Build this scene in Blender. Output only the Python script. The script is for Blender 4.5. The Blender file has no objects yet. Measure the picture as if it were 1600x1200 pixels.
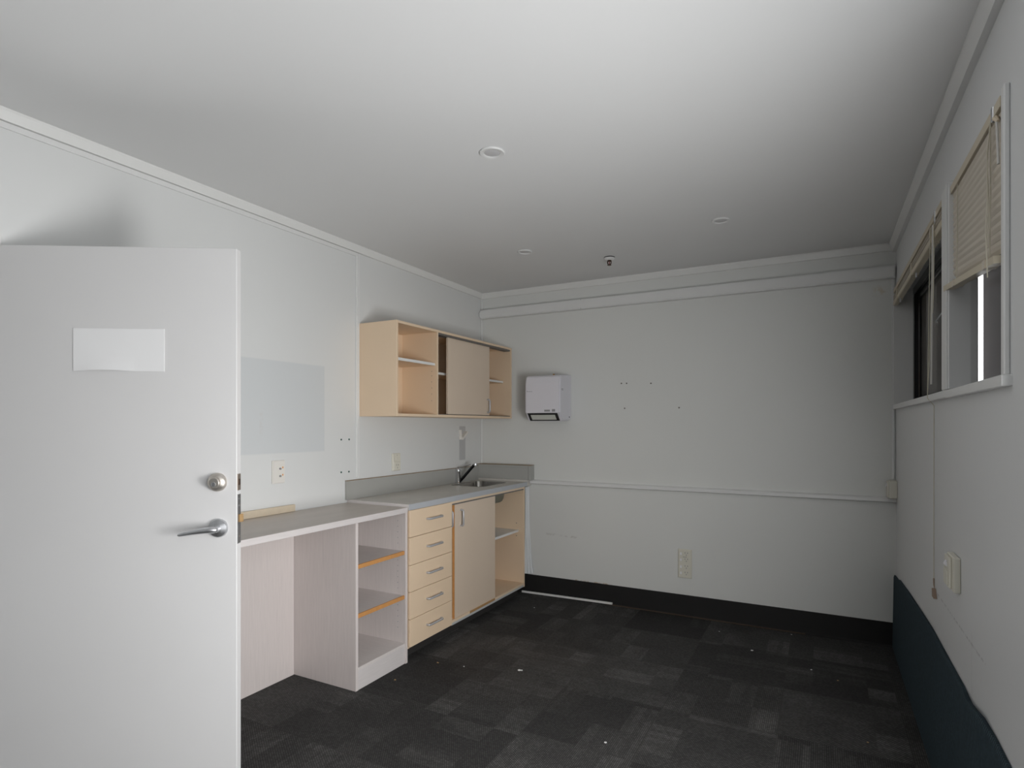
import bpy, bmesh, math, random
from mathutils import Vector, Matrix

random.seed(4)
S = bpy.context.scene
COL = S.collection

# ------------------------------------------------------------------ camera, world, daylight, exposure
S.view_settings.view_transform = 'Standard'
S.view_settings.look = 'None'
S.view_settings.gamma = 1.0
S.view_settings.use_curve_mapping = False
S.view_settings.exposure = 0.0

cam_d = bpy.data.cameras.new('camera')
cam = bpy.data.objects.new('camera', cam_d)
COL.objects.link(cam)
cam_d.sensor_width = 36.0
cam_d.lens = 36.0 * 908.0 / 1600.0
cam_d.shift_y = 65.0 / 1600.0
cam_d.clip_start = 0.02
cam.location = (2.54, 0.0, 1.35)
cam.rotation_euler = (math.radians(90), 0, math.atan2(483, 908))
S.camera = cam

world = bpy.data.worlds.new('overcast_sky')
S.world = world
world.use_nodes = True
bgn = world.node_tree.nodes['Background']
bgn.inputs[0].default_value = (0.97, 0.985, 1.0, 1)
bgn.inputs[1].default_value = 2.75


def area_light(name, loc, direction, sx, sy, power, col=(1.0, 0.993, 0.985), spread=180):
    d = bpy.data.lights.new(name, 'AREA')
    d.shape = 'RECTANGLE'; d.size = sx; d.size_y = sy; d.energy = power; d.color = col
    d.spread = math.radians(spread)
    o = bpy.data.objects.new(name, d)
    COL.objects.link(o)
    o.location = loc
    o.rotation_euler = Vector(direction).to_track_quat('-Z', 'Y').to_euler()
    return o


# daylight entering through the large window in the right wall, behind the camera
area_light('window_daylight', (2.935, 0.80, 0.90), (-1, 0, 0), 1.5, 0.8, 17.6)
area_light('window_daylight', (2.935, 1.30, 0.90), (-1, 0, 0), 0.5, 0.8, 27)
# light thrown up by the paving just outside that window
area_light('paving_bounce', (3.45, 0.60, 0.05), (0, 0.001, 1), 0.7, 1.8, 17.5, (0.91, 0.96, 1.0))
# fill lamp added in the passage, power fitted to the room's brightness
area_light('passage_fill', (-1.2, 0.5, 1.2), (1, 0, 0), 0.8, 1.8, 15.8)

# ------------------------------------------------------------------ sizes of the room
XR, YB, ZC, YF = 2.943, 4.225, 2.46, -2.6
WT = 0.05

# ------------------------------------------------------------------ materials
MATS = {}


def nt_new(name, rough=0.5, metal=0.0, spec=0.5):
    m = bpy.data.materials.new(name)
    m.use_nodes = True
    b = m.node_tree.nodes['Principled BSDF']
    b.inputs['Roughness'].default_value = rough
    b.inputs['Metallic'].default_value = metal
    b.inputs['Specular IOR Level'].default_value = spec
    MATS[name] = m
    return m, m.node_tree, b


def nd(nt, t, **kw):
    n = nt.nodes.new(t)
    for k, v in kw.items():
        setattr(n, k, v)
    return n


def mix_rgb(nt, fac, a, b, blend='MIX'):
    n = nt.nodes.new('ShaderNodeMix')
    n.data_type = 'RGBA'; n.blend_type = blend
    for sock, v in ((n.inputs[0], fac), (n.inputs[6], a), (n.inputs[7], b)):
        if isinstance(v, bpy.types.NodeSocket):
            nt.links.new(v, sock)
        elif isinstance(v, (int, float)):
            sock.default_value = v
        else:
            sock.default_value = (*v, 1)
    return n.outputs[2]


def mth(nt, op, a, b=None, c=None):
    n = nt.nodes.new('ShaderNodeMath'); n.operation = op
    for i, v in enumerate((a, b, c)):
        if v is None:
            continue
        if isinstance(v, bpy.types.NodeSocket):
            nt.links.new(v, n.inputs[i])
        else:
            n.inputs[i].default_value = v
    return n.outputs[0]


def noise(nt, scale, detail=3.0, vec=None, rough=0.55):
    n = nd(nt, 'ShaderNodeTexNoise')
    n.inputs['Scale'].default_value = scale
    n.inputs['Detail'].default_value = detail
    n.inputs['Roughness'].default_value = rough
    if vec is not None:
        nt.links.new(vec, n.inputs['Vector'])
    return n.outputs['Fac']


def position(nt):
    return nd(nt, 'ShaderNodeNewGeometry').outputs['Position']


def scaled(nt, vec, s):
    n = nd(nt, 'ShaderNodeMapping')
    n.inputs['Scale'].default_value = s
    nt.links.new(vec, n.inputs['Vector'])
    return n.outputs[0]


def maprange(nt, v, a, b, c=0.0, d=1.0):
    n = nd(nt, 'ShaderNodeMapRange')
    nt.links.new(v, n.inputs[0])
    for i, x in enumerate((a, b, c, d)):
        n.inputs[i + 1].default_value = x
    return n.outputs[0]


def bump(nt, b, h, strength, dist=0.002):
    n = nd(nt, 'ShaderNodeBump')
    n.inputs['Strength'].default_value = strength
    n.inputs['Distance'].default_value = dist
    nt.links.new(h, n.inputs['Height'])
    nt.links.new(n.outputs[0], b.inputs['Normal'])


def plain(name, col, rough=0.5, metal=0.0, vary=0.05, scale=9.0, spec=0.5):
    m, nt, b = nt_new(name, rough, metal, spec)
    p = position(nt)
    f = noise(nt, scale, 3, p)
    lo = tuple(c * (1 - vary) for c in col); hi = tuple(min(1, c * (1 + vary)) for c in col)
    nt.links.new(mix_rgb(nt, f, lo, hi), b.inputs['Base Color'])
    return m


def wall_paint(name, col, marks=None, rough=0.42, spec=0.35):
    """painted plaster board; marks is a list of (axis_u, u0, u1, v0, v1, colour, strength, softness)"""
    m, nt, b = nt_new(name, rough, 0, spec)
    p = position(nt)
    f = noise(nt, 1.6, 4, p)
    c = mix_rgb(nt, f, tuple(x * 0.975 for x in col), tuple(min(1, x * 1.02) for x in col))
    if marks:
        sp = nd(nt, 'ShaderNodeSeparateXYZ'); nt.links.new(p, sp.inputs[0])
        brk = noise(nt, 60, 2, p)
        for (ax, u0, u1, v0, v1, mc, st, soft, slope, broken) in marks:
            u = sp.outputs[ax]
            v = sp.outputs['Z']
            if slope:
                v = mth(nt, 'SUBTRACT', v, mth(nt, 'MULTIPLY', mth(nt, 'SUBTRACT', u, u0), slope))

            def band(q, a, bb):
                r1 = maprange(nt, q, a - soft, a + soft)
                r2 = maprange(nt, q, bb - soft, bb + soft, 1.0, 0.0)
                return mth(nt, 'MULTIPLY', r1, r2)
            k = mth(nt, 'MULTIPLY', mth(nt, 'MULTIPLY', band(u, u0, u1), band(v, v0, v1)), st)
            if broken:
                k = mth(nt, 'MULTIPLY', k, maprange(nt, brk, 0.40, 0.60))
            c = mix_rgb(nt, k, c, mc)
    nt.links.new(c, b.inputs['Base Color'])
    bump(nt, b, noise(nt, 220, 2, p), 0.05, 0.001)
    return m


WALLC = (0.74, 0.75, 0.745)
wall_paint('wall_paint', WALLC)
wall_paint('left_wall_paint', WALLC, [
    ('Y', 1.0, 2.462, 1.203, 1.693, (0.61, 0.64, 0.66), 0.62, 0.004, 0, 0),
    ('Y', 3.883, 3.972, 1.075, 1.345, (0.45, 0.45, 0.46), 0.75, 0.004, 0, 0),
    ('Y', 2.02, 2.04, 1.30, 1.42, (0.62, 0.61, 0.6), 0.4, 0.006, 0, 1)])
wall_paint('back_wall_paint', (0.735, 0.745, 0.725), [
    ('X', 0.60, 0.86, 0.482, 0.494, (0.40, 0.38, 0.36), 0.5, 0.006, -0.03, 1),
    ('X', 0.85, 1.16, 0.143, 0.153, (0.45, 0.33, 0.20), 0.8, 0.003, 0, 1),
    ('X', 2.83, 2.90, 2.16, 2.20, (0.6, 0.5, 0.36), 0.6, 0.02, 0, 1)])
wall_paint('right_wall_paint', (0.72, 0.73, 0.735), [
    ('Y', 2.04, 2.80, 0.684, 0.689, (0.30, 0.30, 0.30), 0.75, 0.003, 0.004, 1),
    ('Y', 2.20, 2.215, 0.50, 0.72, (0.5, 0.5, 0.5), 0.3, 0.005, 0, 1)])
wall_paint('ceiling_paint', (0.78, 0.785, 0.785), rough=0.8, spec=0.2)
plain('white_trim', (0.77, 0.775, 0.77), 0.35, vary=0.02)
plain('cornice_white', (0.80, 0.805, 0.79), 0.35, vary=0.02)
plain('door_paint', (0.74, 0.735, 0.735), 0.4, vary=0.025, scale=2.5)
plain('white_sign', (0.90, 0.90, 0.905), 0.3, vary=0.01)
plain('shelf_white', (0.82, 0.82, 0.80), 0.4, vary=0.02)
plain('cream_plastic', (0.73, 0.71, 0.62), 0.35, vary=0.03)
plain('ivory_plastic', (0.80, 0.775, 0.73), 0.35, vary=0.03)
plain('white_plastic', (0.74, 0.73, 0.78), 0.3, vary=0.02)
plain('plate_steel', (0.22, 0.22, 0.225), 0.35, metal=0.6)
plain('plate_bronze', (0.30, 0.25, 0.21), 0.4, metal=0.6)
plain('grey_plastic', (0.30, 0.30, 0.31), 0.4)
plain('dark_plastic', (0.02, 0.02, 0.022), 0.35)
plain('pale_paper', (0.62, 0.63, 0.58), 0.8)
plain('orange_plastic', (0.75, 0.33, 0.07), 0.5)
plain('green_plastic', (0.01, 0.07, 0.055), 0.5)
plain('hole_dark', (0.03, 0.028, 0.025), 0.9)
plain('orange_timber', (0.62, 0.30, 0.10), 0.5, vary=0.15, scale=40)
plain('chipboard', (0.42, 0.24, 0.10), 0.9, vary=0.35, scale=160)
plain('raw_timber', (0.70, 0.60, 0.46), 0.6, vary=0.06, scale=30)
plain('bench_edge', (0.47, 0.49, 0.52), 0.35, vary=0.03)
plain('grey_alu', (0.55, 0.56, 0.56), 0.4, vary=0.04)
plain('track_grey', (0.16, 0.15, 0.14), 0.5)
plain('kick_black', (0.03, 0.028, 0.027), 0.7)
plain('black_rubber', (0.017, 0.0165, 0.0165), 0.6, vary=0.15, spec=0.25)
plain('black_frame', (0.006, 0.006, 0.008), 0.18, vary=0.2, spec=0.7)
plain('blind_slat', (0.64, 0.58, 0.49), 0.4, vary=0.03)
plain('blind_rail', (0.62, 0.55, 0.42), 0.35, vary=0.03)
plain('cord_cream', (0.62, 0.58, 0.47), 0.7)
plain('tassel_brown', (0.33, 0.24, 0.18), 0.6)
plain('clear_wand', (0.62, 0.60, 0.57), 0.15)
plain('outside_brown', (0.045, 0.034, 0.031), 0.9, vary=0.2, scale=3)
plain('outside_grey', (0.06, 0.058, 0.056), 0.9, vary=0.2, scale=3)
plain('outside_paving', (0.12, 0.12, 0.12), 0.9, vary=0.1, scale=3)
plain('white_scrap', (0.75, 0.75, 0.74), 0.8)
plain('tan_scrap', (0.40, 0.26, 0.12), 0.8)
plain('peel_white', (0.70, 0.72, 0.73), 0.5, vary=0.04)
plain('sealant', (0.055, 0.036, 0.024), 0.8, vary=0.4, scale=30)
plain('red_glass', (0.30, 0.02, 0.01), 0.2)
plain('splash_grey', (0.40, 0.40, 0.38), 0.4, vary=0.05)
plain('splash_top_brown', (0.30, 0.22, 0.14), 0.7, vary=0.3, scale=40)
plain('sink_under', (0.20, 0.20, 0.16), 0.6, vary=0.25, scale=60)
plain('diffuser', (0.60, 0.60, 0.61), 0.35, vary=0.02)


def metal(name, col, rough, brushed=None):
    m, nt, b = nt_new(name, rough, 1.0)
    p = position(nt)
    v = scaled(nt, p, brushed) if brushed else p
    f = noise(nt, 60 if not brushed else 1.0, 3, v)
    nt.links.new(mix_rgb(nt, f, tuple(c * .85 for c in col), col), b.inputs['Base Color'])
    nt.links.new(maprange(nt, f, 0.2, 0.8, rough * .8, rough * 1.25), b.inputs['Roughness'])
    return m


metal('brushed_nickel', (0.66, 0.62, 0.57), 0.45)
metal('satin_chrome', (0.66, 0.67, 0.69), 0.40)
metal('chrome', (0.75, 0.76, 0.78), 0.12)
metal('stainless', (0.42, 0.40, 0.37), 0.22, (4, 90, 90))
metal('brass', (0.55, 0.36, 0.18), 0.35)
metal('dark_bronze', (0.10, 0.06, 0.045), 0.4)
plain('handle_silver', (0.50, 0.50, 0.52), 0.35, metal=0.35, vary=0.04)
metal('shaded_chrome', (0.045, 0.045, 0.05), 0.25)  # chrome coloured near black to paint in the shade under the spout


def melamine(name, col):
    m, nt, b = nt_new(name, 0.45, 0, 0.4)
    p = position(nt)
    f = noise(nt, 2.0, 4, p)
    g = noise(nt, 90, 2, p)
    c = mix_rgb(nt, f, tuple(x * .95 for x in col), tuple(min(1, x * 1.04) for x in col))
    c = mix_rgb(nt, maprange(nt, g, 0.68, 0.8, 0, 0.15), c, tuple(x * .6 for x in col))
    nt.links.new(c, b.inputs['Base Color'])
    return m


melamine('peach_melamine', (0.83, 0.645, 0.46))
melamine('door_melamine', (0.73, 0.60, 0.475))
melamine('peach_edge', (0.83, 0.66, 0.48))


def grained(name, col, sc, depth=0.10):
    """laminate printed with a fine straight grain; sc stretches the grain along one axis"""
    m, nt, b = nt_new(name, 0.4, 0, 0.45)
    p = position(nt)
    f = noise(nt, 1.0, 3, scaled(nt, p, sc), 0.7)
    g = noise(nt, 3.0, 3, p)
    c = mix_rgb(nt, maprange(nt, f, 0.3, 0.7), tuple(x * (1 - depth) for x in col), tuple(min(1, x * (1 + depth)) for x in col))
    c = mix_rgb(nt, mth(nt, 'MULTIPLY', g, 0.12), c, tuple(x * .8 for x in col))
    nt.links.new(c, b.inputs['Base Color'])
    return m


grained('desk_laminate', (0.71, 0.65, 0.63), (170, 170, 7), 0.05)
grained('desk_edge', (0.68, 0.64, 0.63), (120, 12, 120), 0.04)
grained('desk_top_laminate', (0.55, 0.495, 0.45), (14, 3, 14), 0.05)
grained('shelf_laminate', (0.72, 0.67, 0.65), (12, 90, 12), 0.04)
grained('bench_laminate', (0.62, 0.60, 0.56), (9, 5, 9), 0.06)


def carpet_mat():
    m, nt, b = nt_new('carpet_tiles', 0.95, 0, 0.15)
    p = position(nt)
    sp = nd(nt, 'ShaderNodeSeparateXYZ'); nt.links.new(p, sp.inputs[0])
    T = 0.5
    ux = mth(nt, 'DIVIDE', mth(nt, 'ADD', sp.outputs['X'], 0.13), T)
    uy = mth(nt, 'DIVIDE', mth(nt, 'ADD', sp.outputs['Y'], 0.21), T)
    fx, fy = mth(nt, 'FLOOR', ux), mth(nt, 'FLOOR', uy)
    cell = nd(nt, 'ShaderNodeCombineXYZ')
    nt.links.new(fx, cell.inputs[0]); nt.links.new(fy, cell.inputs[1])
    wn = nd(nt, 'ShaderNodeTexWhiteNoise'); wn.noise_dimensions = '2D'
    nt.links.new(cell.outputs[0], wn.inputs['Vector'])
    tile_r = wn.outputs['Value']
    turn = mth(nt, 'GREATER_THAN', mth(nt, 'FRACT', mth(nt, 'MULTIPLY', tile_r, 7.31)), 0.5)

    def sel(a, c):  # a when turn = 0, c when 1
        return mth(nt, 'ADD', mth(nt, 'MULTIPLY', a, mth(nt, 'SUBTRACT', 1.0, turn)), mth(nt, 'MULTIPLY', c, turn))
    u = sel(sp.outputs['X'], sp.outputs['Y']); v = sel(sp.outputs['Y'], sp.outputs['X'])
    # rows of loops: bright dots in offset rows
    row = mth(nt, 'FLOOR', mth(nt, 'MULTIPLY', u, 125.0))
    vv = mth(nt, 'ADD', mth(nt, 'MULTIPLY', v, 95.0), mth(nt, 'MULTIPLY', row, 0.5))
    loop = mth(nt, 'FLOOR', vv)
    lc = nd(nt, 'ShaderNodeCombineXYZ'); nt.links.new(row, lc.inputs[0]); nt.links.new(loop, lc.inputs[1])
    wl = nd(nt, 'ShaderNodeTexWhiteNoise'); wl.noise_dimensions = '2D'; nt.links.new(lc.outputs[0], wl.inputs['Vector'])
    du = mth(nt, 'ABSOLUTE', mth(nt, 'SUBTRACT', mth(nt, 'FRACT', mth(nt, 'MULTIPLY', u, 125.0)), 0.5))
    dv = mth(nt, 'ABSOLUTE', mth(nt, 'SUBTRACT', mth(nt, 'FRACT', vv), 0.5))
    dot = maprange(nt, mth(nt, 'MAXIMUM', du, dv), 0.18, 0.5, 1.0, 0.0)
    yarn = mth(nt, 'MULTIPLY', dot, maprange(nt, wl.outputs['Value'], 0.0, 1.0, 0.45, 1.0))
    # wider pale ribs running along each tile
    rib = nd(nt, 'ShaderNodeTexWhiteNoise'); rib.noise_dimensions = '2D'
    rc = nd(nt, 'ShaderNodeCombineXYZ'); nt.links.new(mth(nt, 'FLOOR', mth(nt, 'MULTIPLY', u, 36.0)), rc.inputs[0]); nt.links.new(tile_r, rc.inputs[1])
    nt.links.new(rc.outputs[0], rib.inputs['Vector'])
    # broad blocks of lighter yarn inside the tiles
    bx = mth(nt, 'FLOOR', mth(nt, 'MULTIPLY', u, 8.0)); by = mth(nt, 'FLOOR', mth(nt, 'MULTIPLY', v, 4.0))
    bc = nd(nt, 'ShaderNodeCombineXYZ'); nt.links.new(bx, bc.inputs[0]); nt.links.new(by, bc.inputs[1]); nt.links.new(tile_r, bc.inputs[2])
    wb = nd(nt, 'ShaderNodeTexWhiteNoise'); wb.noise_dimensions = '3D'; nt.links.new(bc.outputs[0], wb.inputs['Vector'])
    block = maprange(nt, wb.outputs['Value'], 0.52, 1.0, 0.0, 0.62)
    soft = noise(nt, 4.0, 4, p)
    pale_yarn = mth(nt, 'MULTIPLY', mth(nt, 'MULTIPLY', block, maprange(nt, rib.outputs['Value'], 0.1, 0.9, 0.3, 1.0)), maprange(nt, soft, 0.3, 0.65, 0.25, 1.0))
    lvl = mth(nt, 'ADD', mth(nt, 'MULTIPLY', mth(nt, 'MULTIPLY', tile_r, 0.30), maprange(nt, soft, 0.3, 0.7, 0.5, 1.2)), mth(nt, 'MULTIPLY', pale_yarn, 0.72))
    lvl = mth(nt, 'ADD', lvl, 0.22)
    lvl = mth(nt, 'MULTIPLY', lvl, mth(nt, 'ADD', mth(nt, 'MULTIPLY', yarn, 1.25), 0.25))
    c = mix_rgb(nt, lvl, (0.012, 0.012, 0.0125), (0.185, 0.181, 0.175))
    # seams between the tiles
    sx = mth(nt, 'ABSOLUTE', mth(nt, 'SUBTRACT', mth(nt, 'FRACT', ux), 0.5))
    sy = mth(nt, 'ABSOLUTE', mth(nt, 'SUBTRACT', mth(nt, 'FRACT', uy), 0.5))
    seam = mth(nt, 'GREATER_THAN', mth(nt, 'MAXIMUM', sx, sy), 0.4935)
    c = mix_rgb(nt, mth(nt, 'MULTIPLY', seam, maprange(nt, soft, 0.42, 0.6, 0.0, 0.5)), c, (0.06, 0.058, 0.055))
    # brown dirt near the drawers
    dirt = nd(nt, 'ShaderNodeVectorMath'); dirt.operation = 'DISTANCE'
    nt.links.new(p, dirt.inputs[0]); dirt.inputs[1].default_value = (0.95, 3.0, 0)
    dk = mth(nt, 'MULTIPLY', maprange(nt, dirt.outputs['Value'], 0.1, 0.7, 0.4, 0.0), noise(nt, 4, 3, p))
    c = mix_rgb(nt, dk, c, (0.045, 0.026, 0.015))
    nt.links.new(c, b.inputs['Base Color'])
    h = mth(nt, 'ADD', yarn, noise(nt, 300, 2, p))
    bump(nt, b, h, 0.6, 0.004)


carpet_mat()


def teal_carpet():
    m, nt, b = nt_new('teal_carpet', 0.95, 0, 0.1)
    p = position(nt)
    w = nd(nt, 'ShaderNodeTexWave'); w.wave_type = 'BANDS'; w.bands_direction = 'Y'
    w.inputs['Scale'].default_value = 30; w.inputs['Distortion'].default_value = 0.6
    nt.links.new(p, w.inputs['Vector'])
    f = mth(nt, 'MULTIPLY', w.outputs['Fac'], noise(nt, 90, 3, p))
    nt.links.new(mix_rgb(nt, f, (0.024, 0.034, 0.042), (0.095, 0.14, 0.165)), b.inputs['Base Color'])
    bump(nt, b, f, 0.7, 0.004)


teal_carpet()


def glass_mat(name, tint, clear, shine):
    m, nt, b = nt_new(name)
    nt.nodes.remove(b)
    out = nt.nodes['Material Output']
    tr = nd(nt, 'ShaderNodeBsdfTransparent'); tr.inputs[0].default_value = (*tint, 1)
    gl = nd(nt, 'ShaderNodeBsdfGlossy'); gl.inputs['Roughness'].default_value = 0.06
    df = nd(nt, 'ShaderNodeBsdfDiffuse'); df.inputs[0].default_value = (0.30, 0.29, 0.28, 1)
    p = position(nt)
    dust = maprange(nt, noise(nt, 7, 4, p), 0.3, 0.8, (1 - clear) * .7, (1 - clear) * 1.3)
    m1 = nd(nt, 'ShaderNodeMixShader'); nt.links.new(dust, m1.inputs[0])
    nt.links.new(tr.outputs[0], m1.inputs[1]); nt.links.new(df.outputs[0], m1.inputs[2])
    fr = nd(nt, 'ShaderNodeFresnel'); fr.inputs[0].default_value = 1.3
    m2 = nd(nt, 'ShaderNodeMixShader')
    nt.links.new(mth(nt, 'MULTIPLY', fr.outputs[0], shine), m2.inputs[0])
    nt.links.new(m1.outputs[0], m2.inputs[1]); nt.links.new(gl.outputs[0], m2.inputs[2])
    nt.links.new(m2.outputs[0], out.inputs[0])


glass_mat('dusty_glass', (0.55, 0.54, 0.52), 0.62, 0.3)
glass_mat('window_glass', (0.97, 0.97, 0.97), 0.99, 0.10)

# ------------------------------------------------------------------ mesh helpers
def BM():
    return bmesh.new()


def add_box(bm, x0, x1, y0, y1, z0, z1, bev=0.0, seg=1):
    r = bmesh.ops.create_cube(bm, size=1.0)
    vs = r['verts']
    for v in vs:
        v.co = Vector(((x0 + x1) / 2 + v.co.x * (x1 - x0), (y0 + y1) / 2 + v.co.y * (y1 - y0), (z0 + z1) / 2 + v.co.z * (z1 - z0)))
    if bev > 0:
        es = list({e for v in vs for e in v.link_edges})
        bmesh.ops.bevel(bm, geom=es, offset=bev, segments=seg, affect='EDGES', profile=0.5)
    return bm


def box(x0, x1, y0, y1, z0, z1, bev=0.0, seg=1):
    return add_box(BM(), x0, x1, y0, y1, z0, z1, bev, seg)


def add_prism(bm, pts, axis, a, b):
    """extrude a closed 2-D outline along axis from a to b. axis 'x': pts=(y,z); 'y': pts=(x,z); 'z': pts=(x,y)"""
    def mk(p, t):
        if axis == 'x': return (t, p[0], p[1])
        if axis == 'y': return (p[0], t, p[1])
        return (p[0], p[1], t)
    va = [bm.verts.new(mk(p, a)) for p in pts]
    vb = [bm.verts.new(mk(p, b)) for p in pts]
    n = len(pts)
    for i in range(n):
        bm.faces.new((va[i], va[(i + 1) % n], vb[(i + 1) % n], vb[i]))
    bm.faces.new(va); bm.faces.new(list(reversed(vb)))
    bmesh.ops.recalc_face_normals(bm, faces=bm.faces)
    return bm


def prism(pts, axis, a, b):
    return add_prism(BM(), pts, axis, a, b)


def add_tube(bm, pts, r, seg=10, cap=True, flat=(1, 1)):
    """sweep a circle (radius r, or a list of radii) along points"""
    pts = [Vector(p) for p in pts]
    n = len(pts)
    rs = r if isinstance(r, (list, tuple)) else [r] * n
    rings = []
    up = None
    for i, p in enumerate(pts):
        t = (pts[min(i + 1, n - 1)] - pts[max(i - 1, 0)]).normalized()
        if up is None:
            up = Vector((0, 0, 1)) if abs(t.z) < 0.9 else Vector((1, 0, 0))
        a = t.cross(up).normalized(); up = a.cross(t).normalized()
        ring = [bm.verts.new(p + (a * math.cos(k * 2 * math.pi / seg) * flat[0] + up * math.sin(k * 2 * math.pi / seg) * flat[1]) * rs[i]) for k in range(seg)]
        rings.append(ring)
    for i in range(n - 1):
        for k in range(seg):
            f = bm.faces.new((rings[i][k], rings[i][(k + 1) % seg], rings[i + 1][(k + 1) % seg], rings[i + 1][k]))
            f.smooth = True
    if cap:
        bm.faces.new(list(reversed(rings[0]))); bm.faces.new(rings[-1])
    bmesh.ops.recalc_face_normals(bm, faces=bm.faces)
    return bm


def tube(pts, r, seg=10, cap=True, flat=(1, 1)):
    return add_tube(BM(), pts, r, seg, cap, flat)


def lathe(profile, centre, axis=(0, 0, 1), seg=32, closed=False):
    """revolve (radius, height) pairs round an axis through centre"""
    bm = BM()
    q = Vector((0, 0, 1)).rotation_difference(Vector(axis)).to_matrix()
    c = Vector(centre)
    rings = []
    for (r, h) in profile:
        if r < 1e-6:
            rings.append([bm.verts.new(c + q @ Vector((0, 0, h)))])
        else:
            rings.append([bm.verts.new(c + q @ Vector((r * math.cos(k * 2 * math.pi / seg), r * math.sin(k * 2 * math.pi / seg), h))) for k in range(seg)])
    pairs = list(zip(rings[:-1], rings[1:]))
    if closed:
        pairs.append((rings[-1], rings[0]))
    for a, b in pairs:
        for k in range(seg):
            va = [a[0]] if len(a) == 1 else [a[k], a[(k + 1) % seg]]
            vb = [b[0]] if len(b) == 1 else [b[(k + 1) % seg], b[k]]
            if len(va) + len(vb) >= 3:
                f = bm.faces.new(va + vb); f.smooth = True
    bmesh.ops.recalc_face_normals(bm, faces=bm.faces)
    return bm


def rounded(u0, u1, v0, v1, r, seg=6):
    out = []
    for (cx, cy, a0) in ((u1 - r, v1 - r, 0), (u0 + r, v1 - r, 90), (u0 + r, v0 + r, 180), (u1 - r, v0 + r, 270)):
        for k in range(seg + 1):
            a = math.radians(a0 + 90 * k / seg)
            out.append((cx + r * math.cos(a), cy + r * math.sin(a)))
    return out


def world_of(o):
    v = Vector((0, 0, 0))
    while o is not None:
        v += o.location; o = o.parent
    return v


def obj(name, bm, mat, parent=None, local=False, smooth_angle=None):
    """one mesh object; vertices are given in world space (or in the parent's space when local)"""
    me = bpy.data.meshes.new(name)
    bm.normal_update()
    bm.to_mesh(me); bm.free()
    me.materials.append(MATS[mat])
    if any(f.use_smooth for f in me.polygons):
        me.set_sharp_from_angle(angle=math.radians(38))
    o = bpy.data.objects.new(name, me)
    COL.objects.link(o)
    if parent is not None:
        o.parent = parent
        if not local:
            me.transform(Matrix.Translation(-world_of(parent)))
    else:
        co = [v.co for v in me.vertices]
        base = Vector(((min(c.x for c in co) + max(c.x for c in co)) / 2, (min(c.y for c in co) + max(c.y for c in co)) / 2, min(c.z for c in co)))
        me.transform(Matrix.Translation(-base)); o.location = base
    return o


def islands(bm):
    """the connected pieces of a bmesh, each as a bmesh of its own"""
    bm.verts.ensure_lookup_table(); bm.verts.index_update()
    seen = set(); out = []
    for v in bm.verts:
        if v.index in seen:
            continue
        st = [v]; seen.add(v.index); grp = []
        while st:
            q = st.pop(); grp.append(q)
            for e in q.link_edges:
                o = e.other_vert(q)
                if o.index not in seen:
                    seen.add(o.index); st.append(o)
        nb = BM(); mp = {q: nb.verts.new(q.co) for q in grp}
        for f in {f for q in grp for f in q.link_faces}:
            nf = nb.faces.new([mp[q] for q in f.verts]); nf.smooth = f.smooth
        out.append(nb)
    bm.free()
    return out


def objs(name, bm, mat, parent, local=False):
    return [obj(name, q, mat, parent, local) for q in islands(bm)]


def tag(o, label=None, cat=None, group=None, kind=None):
    if label: o['label'] = label
    if cat: o['category'] = cat
    if group: o['group'] = group
    if kind: o['kind'] = kind
    return o


def thing(name, label, cat, loc, group=None, kind=None, rotz=0.0):
    o = bpy.data.objects.new(name, None)
    o.empty_display_size = 0.05
    COL.objects.link(o)
    o.location = loc; o.rotation_euler = (0, 0, rotz)
    return tag(o, label, cat, group, kind)


def struct(name, bm, mat, label, cat):
    return tag(obj(name, bm, mat), label, cat, None, 'structure')


# ------------------------------------------------------------------ the room
XH = -1.3                                                  # the passage beyond the open door
struct('floor', box(XH, XR + WT, YF, YB + .1, -0.10, 0.0), 'carpet_tiles', 'charcoal patterned carpet tile floor of the empty office', 'floor')
struct('ceiling', box(XH, XR + WT, YF, YB + .1, ZC, ZC + 0.1), 'ceiling_paint', 'flat white painted ceiling with recessed downlights', 'ceiling')
b = BM()
add_box(b, -0.09, 0, 0.93, YB, 0, ZC)
add_box(b, -0.09, 0, YF, 0.10, 0, ZC)
add_box(b, -0.09, 0, 0.10, 0.93, 2.0, ZC)
struct('wall_left', b, 'left_wall_paint', 'white left wall with a paler grey unpainted rectangle above the desk', 'wall')
struct('wall_back', box(-0.09, XR + WT, YB, YB + 0.1, 0, ZC), 'back_wall_paint', 'plain white back wall with a horizontal rail', 'wall')
struct('wall_front', box(XH, XR + WT, YF - 0.1, YF, 0, ZC), 'wall_paint', 'white wall behind the viewpoint', 'wall')
b = BM()
add_box(b, XH, XH + 0.05, YF, YB, 0, ZC)
struct('wall_passage', b, 'wall_paint', 'wall of the passage outside the open door', 'wall')
# right wall with its openings: two high windows in view and the large one behind the camera
W1 = (2.66, 4.165); W2 = (1.825, 2.45); W3 = (-0.65, 1.58)
ZS, ZH = 1.472, 2.168
b = BM()
x0, x1 = XR, XR + WT
add_box(b, x0, x1, YF, W3[0], 0, ZC)
add_box(b, x0, x1, W3[0], W3[1], 0, 0.45)
add_box(b, x0, x1, W3[0], W3[1], 2.25, ZC)
add_box(b, x0, x1, W3[1], W2[0], 0, ZC)
add_box(b, x0, x1, W2[0], W1[1], 0, ZS)
add_box(b, x0, x1, W2[0], W1[1], ZH, ZC)
add_box(b, x0, x1, W2[1], W1[0], ZS, ZH)
add_box(b, x0, x1, W1[1], YB + .1, 0, ZC)
struct('wall_right', b, 'right_wall_paint', 'shaded white right wall with two small high windows', 'wall')

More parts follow.
